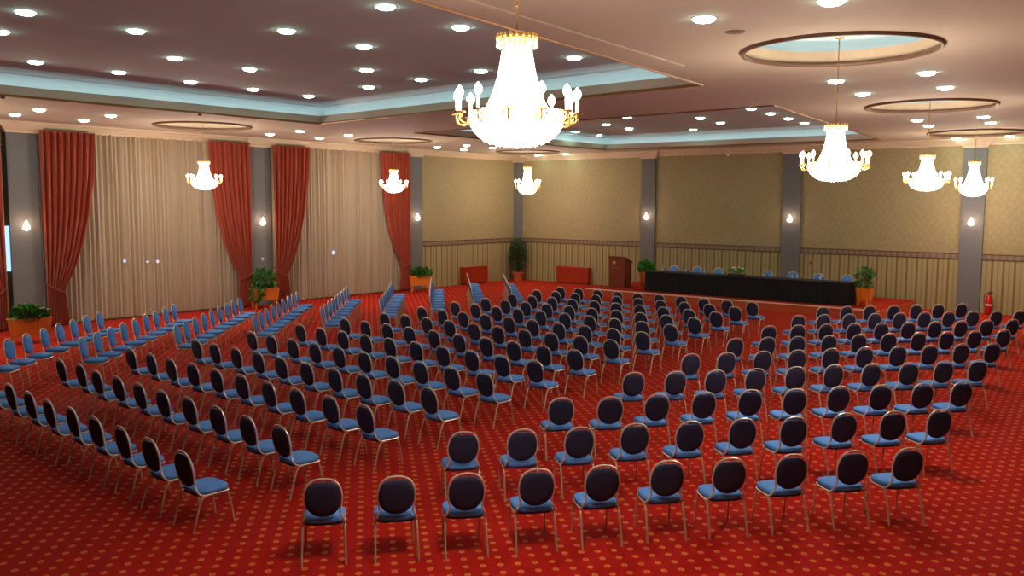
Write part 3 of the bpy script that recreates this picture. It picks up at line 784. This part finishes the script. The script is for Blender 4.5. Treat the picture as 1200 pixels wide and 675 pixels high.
def sheer(y0, y1, label):
    bm = bmesh.new(); n_ = int((y1-y0)/.018); rows_ = []
    q = random.Random(int(-y0*10)); ph = [q.uniform(0,6) for _ in range(4)]
    for z in (5.77, 4.6, 3.4, 2.2, 1.1, .05):
        row = []
        for i in range(n_+1):
            y = y0 + (y1-y0)*i/n_; s = (5.77-z)/5.77
            x = .03 + .042*math.sin(y*2*PI/.155+ph[0]+.5*math.sin(y*1.7)) + .026*math.sin(y*2*PI/.41+ph[1]+s*.6) + .012*math.sin(y*2*PI/.07+ph[2])
            row.append(bm.verts.new((x, y, z)))
        rows_.append(row)
    for a, b_ in zip(rows_, rows_[1:]):
        for i in range(n_): bm.faces.new((a[i], a[i+1], b_[i+1], b_[i]))
    return tag(obj('sheer_curtain', bm, M['sheer'], None, smooth=True), label, 'curtain', 'sheer curtains')
sheer(-22.34, -15.3, 'wide pale pleated sheer curtain over the big left window')
sheer(-14.32, -7.6, 'wide pale pleated sheer curtain over the second window')
sheer(-30.2, -23.3, 'pale pleated sheer curtain beyond the left picture edge')
# lamps outside the windows, seen dimly through the sheers
OL = [((-.9,-19.37,1.77), .05, 'small bluish white lamp outside, left one behind the big sheer curtain'),
      ((-.9,-18.58,1.71), .04, 'small bluish lamp outside, middle one behind the big sheer curtain'),
      ((-.9,-18.22,1.70), .05, 'small bluish lamp outside, right one behind the big sheer curtain'),
      ((-.9,-10.71,1.70), .08, 'bluish lamp outside, glowing through the second sheer curtain')]
for k, (p, r_, lab) in enumerate(OL):
    bm = bmesh.new(); blob(bm, (0,0,0), (r_, r_, r_), 2)
    bm2 = bmesh.new(); lathe(bm2, [(.03,-p[2]),(.02,-.06),(r_*.8,-r_*.9)], 10)
    t = thing('outdoor_lamp', lab, 'lamp', p, 0, 'lamps outside the windows')
    obj('globe', bm, M['outlamp'], t, smooth=True); obj('post', bm2, M['plastic'], t)
# added glowing strips that stand in for daylight glimpsed between drape and pillar
def daylight_strip(i, y0, y1, z0, z1):
    bm = bmesh.new(); box(bm, .0, .03, y0, y1, z0, z1)
    struct('window_%d' % i, bm, M['dusk'])  # not a real window: a strip added to glow like daylight
daylight_strip(5, -15.30, -15.185, 1.9, 2.75)
daylight_strip(6, -7.54, -7.425, 1.9, 2.75)
daylight_strip(7, -23.34, -23.205, 1.7, 3.0)

# ------------------------------------------------------------------ downlights
def make_down():
    t = thing('downlight', '', 'ceiling light')
    bm = bmesh.new(); lathe(bm, [(.172,.0),(.172,-.004),(.165,-.006),(.135,-.006),(.13,.0)], 24, cap=False)
    obj('bezel', bm, M['bezel'], t, smooth=True)
    bm = bmesh.new(); lathe(bm, [(.138,-.002),(.134,-.022),(.105,-.040),(.06,-.050),(0,-.053)], 20, cap=False)
    obj('lens', bm, M['down'], t, smooth=True)
    return t
d0 = make_down(); dused = [False]
def downs(pts, z, lab, group):
    # name every light by its column (from the left) and its order from the near end
    xs = sorted(pts, key=lambda p: (round(p[0]/1.9), p[1]))
    cols = []
    for p in sorted(pts):
        if cols and p[0]-cols[-1][-1][0] < .95: cols[-1].append(p)
        else: cols.append([p])
    for ci, c in enumerate(cols):
        for k, p in enumerate(sorted(c, key=lambda q_: q_[1])):
            o = d0 if not dused[0] else copy_tree(d0); dused[0] = True
            place(o, (p[0], p[1], z), 0, 'round cool white downlight, %s, %s line from left, %s from camera' % (lab, ORD[ci], ORD[k]), group)
downs(LIGHTS_TRAY, ZU, 'in large left tray', 'downlights in the large ceiling tray')
downs(LIGHTS_FAR, ZU, 'in far ceiling tray', 'downlights in the far ceiling tray')
downs(LIGHTS_LEFT, ZC, 'ceiling along windows', 'downlights along the window side')
downs(LIGHTS_RIGHT, ZC, 'ceiling at right side', 'downlights on the right side')

# ------------------------------------------------------------------ chandeliers
def beads(bm, path, r0, r1):
    n_ = len(path)
    for i, p in enumerate(path):
        r = r0+(r1-r0)*i/(n_-1)
        v = [bm.verts.new(Vector(p)+Vector(d)*r) for d in ((1,0,0),(0,1,0),(-1,0,0),(0,-1,0),(0,0,1.25),(0,0,-1.25))]
        for k in range(4):
            bm.faces.new((v[k], v[(k+1)%4], v[4])); bm.faces.new((v[(k+1)%4], v[k], v[5]))
def make_chandelier():
    """hangs from (0,0,0) at the crown top; body .84 m tall, 1.08 m across"""
    t = thing('chandelier', '', 'chandelier')
    # crown: flared gilt ring with upright leaves
    bm = bmesh.new()
    lathe(bm, [(.10,-.10),(.115,-.105),(.15,-.05),(.165,-.04),(.165,-.025),(.14,-.02),(.10,-.03),(.05,.0),(.02,.02),(0,.02)], 32, cap=False)
    for i in range(20):
        a = 2*PI*i/20; c, s = math.cos(a), math.sin(a)
        blob(bm, (.165*c, .165*s, -.015), (.02,.02,.028), 1)
    cr = obj('crown', bm, M['gold'], t, smooth=True)
    bm = bmesh.new()
    for i in range(24):
        a = 2*PI*i/24; beads(bm, [(.165*math.cos(a), .165*math.sin(a), -.05-k*.022) for k in range(3)], .009, .013)
    obj('crown_pendants', bm, M['crystal2'], cr)
    # tent of bead strands
    def tent(z):       # z 0 (top) .. 1 (rim)
        return .112 + .075*z + .075*z**3.2
    bm = bmesh.new(); N = 36
    for i in range(N):
        a = 2*PI*i/N
        beads(bm, [(tent(k/25)*math.cos(a), tent(k/25)*math.sin(a), -.09-.57*k/25) for k in range(26)], .011, .016)
    obj('crystal_strands', bm, M['crystal'], t)
    bm = bmesh.new(); lathe(bm, [((tent(k/14)-.012), -.09-.57*k/14) for k in range(15)], 36, cap=False)
    for f in bm.faces: f.smooth = True
    obj('inner_veil', bm, M['crystal'], t, smooth=True)
    # rim and basket
    bm = bmesh.new(); lathe(bm, [(.25,-.655),(.375,-.665),(.392,-.672),(.392,-.688),(.375,-.69)], 40, cap=False); obj('rim', bm, M['crystal2'], t, smooth=True)
    bm = bmesh.new()
    def bowl(k): a = k*PI/2; return .388*math.cos(a)**.75, -.685-.255*math.sin(a)
    for j in range(9):
        r, z = bowl(j/9); n_ = max(10, int(2*PI*r/.05))
        for i in range(n_):
            a = 2*PI*(i+.5*(j % 2))/n_; beads(bm, [(r*math.cos(a), r*math.sin(a), z), (r*math.cos(a), r*math.sin(a), z-.03)], .018, .020)
    lathe(bm, [(bowl(k/10)[0]*.95 if k < 10 else 0, bowl(min(k,10)/10)[1]+.012) for k in range(11)], 36, cap=False)
    obj('crystal_basket', bm, M['crystal'], t)
    bm = bmesh.new(); blob(bm, (0,0,-.965), (.028,.028,.032), 2); lathe(bm, [(.03,-.93),(.012,-.945)], 12); obj('finial', bm, M['crystal'], t, smooth=True)
    # arms with candles
    for i in range(12):
        a = 2*PI*i/12 - .12; c, s = math.cos(a), math.sin(a)
        def P(r, z): return (r*c, r*s, z)
        bm = bmesh.new(); tube(bm, crv([P(.375,-.69), P(.41,-.77), P(.46,-.79), P(.505,-.76), P(.505,-.70)], 4), .010, 6)
        lathe(bm, [(.0,0),(.045,.008),(.05,.02),(.02,.02)], 12, P(.505,-.71), cap=False)
        for q_ in (-.04, .04): blob(bm, (.505*c-q_*s, .505*s+q_*c, -.73), (.010,.010,.022), 1)
        arm = obj('arm', bm, M['gold'], t, smooth=True)
        bm = bmesh.new(); lathe(bm, [(.014,0),(.014,.13),(0,.13)], 10, P(.505,-.70)); obj('candle', bm, M['candle'], arm, smooth=True)
        bm = bmesh.new(); lathe(bm, [(0,0),(.018,.006),(.034,.035),(.030,.065),(.012,.095),(0,.108)], 12, P(.505,-.57), cap=False); obj('bulb', bm, M['bulb'], arm, smooth=True)
    return t
ch0 = make_chandelier(); chused = False
CH = [(22.5,-27.8, 5.09, 1.0, .93, 'largest and nearest crystal chandelier, hanging on a gold chain at top centre'),
      (22.53,-20.31, 4.89, .95, .85, 'lit crystal chandelier at right under the big ceiling ring'),
      (21.62,-11.69, 4.86, .95, .84, 'lit crystal chandelier second from the right edge'),
      (20.75,-2.84, 5.09, 1.05, 1.12, 'lit crystal chandelier nearest the right picture edge'),
      (3.2,-18.89, 4.93, .97, .86, 'lit crystal chandelier before the red drape at left'),
      (3.2,-11.19, 4.93, .97, .86, 'lit crystal chandelier before the second window'),
      (2.9,-2.9, 5.34, 1.1, 1.25, 'lit crystal chandelier in front of the far room corner'),
      (3.2,-26.6, 4.93, .97, .86, 'unseen crystal chandelier added for light outside the left picture edge')]  # out of view; the row is assumed to continue, added for its light
LP = []
for k, (x, y, z, sxy, sz, lab) in enumerate(CH):
    o = ch0 if k == 0 else copy_tree(ch0)
    place(o, (x, y, z), .675+.16*k, lab, 'crystal chandeliers'); o.scale = (sxy, sxy, sz)
    # chain from crown to the dome
    L = (ZC+.49-z)/sz
    bm = bmesh.new(); tube(bm, [(0,0,.0), (0,0,L)], .004, 5)
    nl = int(L/.05)
    for i in range(nl):
        zz = .03+i*.05; r_ = []
        for j in range(8):
            a = 2*PI*j/8; dx, dz = .010*math.cos(a), .026*math.sin(a)
            r_.append((dx, 0, zz+dz) if i % 2 else (0, dx, zz+dz))
        tube(bm, r_, .0035, 4, closed=True)
    obj('chain', bm, M['gold'], o)
    bm = bmesh.new(); lathe(bm, [(0,L-.03),(.05,L-.02),(.07,L)], 16); obj('ceiling_rose', bm, M['gold'], o, smooth=True)
    # the light it gives: candle bulbs round the rim and the lamps in the basket
    for i in range(4):
        a = PI/4+i*PI/2
        LP.append((x+.62*sxy*math.cos(a), y+.62*sxy*math.sin(a), z-.55*sz, 45*(.55 if k == 6 else 1), .05, (1,.89,.76)))
    LP.append((x, y, z-1.1*sz, 120*(.55 if k == 6 else 1), .10, (1,.90,.78)))
for i, (x, y, z, w, r, c) in enumerate(LP):
    L = bpy.data.lights.new('chandelier_light', 'POINT'); L.energy = w; L.shadow_soft_size = r; L.color = c
    o = bpy.data.objects.new('chandelier_light', L); COL.objects.link(o); o.location = (x, y, z)

# ------------------------------------------------------------------ wall sconces
def make_sconce():
    """on a wall whose inward normal is +X local"""
    t = thing('wall_sconce', '', 'wall light')
    bm = bmesh.new(); lathe(bm, [(0,0),(.05,0),(.045,.012),(.02,.022),(0,.024)], 16, cap=False)
    bmesh.ops.rotate(bm, cent=(0,0,0), matrix=Matrix.Rotation(PI/2, 3, 'Y'), verts=bm.verts); obj('backplate', bm, M['gold'], t, smooth=True)
    bm = bmesh.new(); tube(bm, crv([(.02,0,0), (.07,0,-.03), (.11,0,.0), (.11,0,.05)], 4), .008, 6)
    for s in (-1, 1): tube(bm, crv([(.10,0,.02), (.10,s*.05,.06), (.10,s*.07,.12)], 3), .005, 5)
    obj('bracket', bm, M['gold'], t, smooth=True)
    bm = bmesh.new(); lathe(bm, [(0,-.16),(.05,-.145),(.085,-.09),(.09,-.04),(.06,.03),(.03,.09),(.018,.13),(0,.135)], 18, (.11,0,.02), cap=False)
    obj('glass_shade', bm, M['sconce'], t, smooth=True)
    bm = bmesh.new()
    for i in range(10):
        a = 2*PI*i/10; beads(bm, [(.11+.092*math.cos(a), .092*math.sin(a), -.03-k*.02) for k in range(4)], .008, .012)
    obj('crystal_drops', bm, M['crystal2'], t)
    return t
s0 = make_sconce()
SC = [((7.36,-.10,3.16), -PI/2, 'lit wall sconce on the back pillar above the lectern'),
      ((13.78,-.10,3.16), -PI/2, 'lit wall sconce on the back pillar behind the stage table'),
      ((20.18,-.10,3.14), -PI/2, 'lit wall sconce on the right back pillar above the fire extinguisher'),
      ((.10,-22.8,3.0), 0, 'lit wall sconce on the grey pillar at the left picture edge'),
      ((.10,-14.78,3.02), 0, 'lit wall sconce on the grey pillar between the two windows'),
      ((.10,-7.03,3.1), 0, 'lit wall sconce on the grey pillar right of the windows')]
for k, (p, rz, lab) in enumerate(SC):
    o = s0 if k == 0 else copy_tree(s0)
    place(o, p, rz, lab, 'wall sconces on the grey pillars')
    L = bpy.data.lights.new('sconce_light', 'POINT'); L.energy = 7; L.shadow_soft_size = .05; L.color = (1,.66,.42)
    lo = bpy.data.objects.new('sconce_light', L); COL.objects.link(lo)
    lo.location = (p[0]+.26*math.cos(rz), p[1]+.26*math.sin(rz), p[2]+.02)

# ------------------------------------------------------------------ dusk outside, camera, output
w = bpy.data.worlds.new('dusk'); S.world = w; w.use_nodes = True
bg = w.node_tree.nodes['Background']; bg.inputs[0].default_value = (.18,.28,.55,1); bg.inputs[1].default_value = .10

cam = bpy.data.cameras.new('camera'); cam.sensor_width = 36; cam.lens = 1032.19/1200*36; cam.clip_end = 200
co = bpy.data.objects.new('camera', cam); COL.objects.link(co)
co.location = (27.224, -33.614, 3.7)
ya, pi_, ro = math.radians(129.352), math.radians(5.479), math.radians(.2417)
F = Vector((math.cos(ya)*math.cos(pi_), math.sin(ya)*math.cos(pi_), -math.sin(pi_)))
R = Vector((math.sin(ya), -math.cos(ya), 0)); U = R.cross(F)
R2 = R*math.cos(ro) + U*math.sin(ro); U2 = -R*math.sin(ro) + U*math.cos(ro)
co.rotation_euler = Matrix((R2, U2, -F)).transposed().to_euler()
S.camera = co
S.view_settings.view_transform = 'Standard'; S.view_settings.look = 'None'
S.view_settings.gamma = 1; S.view_settings.use_curve_mapping = False
S.view_settings.exposure = 0.10
S.render.engine = 'CYCLES'
S.cycles.use_denoising = True; S.cycles.use_light_tree = True
S.cycles.max_bounces = 8; S.cycles.diffuse_bounces = 5; S.cycles.transparent_max_bounces = 12
S.cycles.sample_clamp_indirect = 6; S.cycles.caustics_reflective = False; S.cycles.caustics_refractive = False
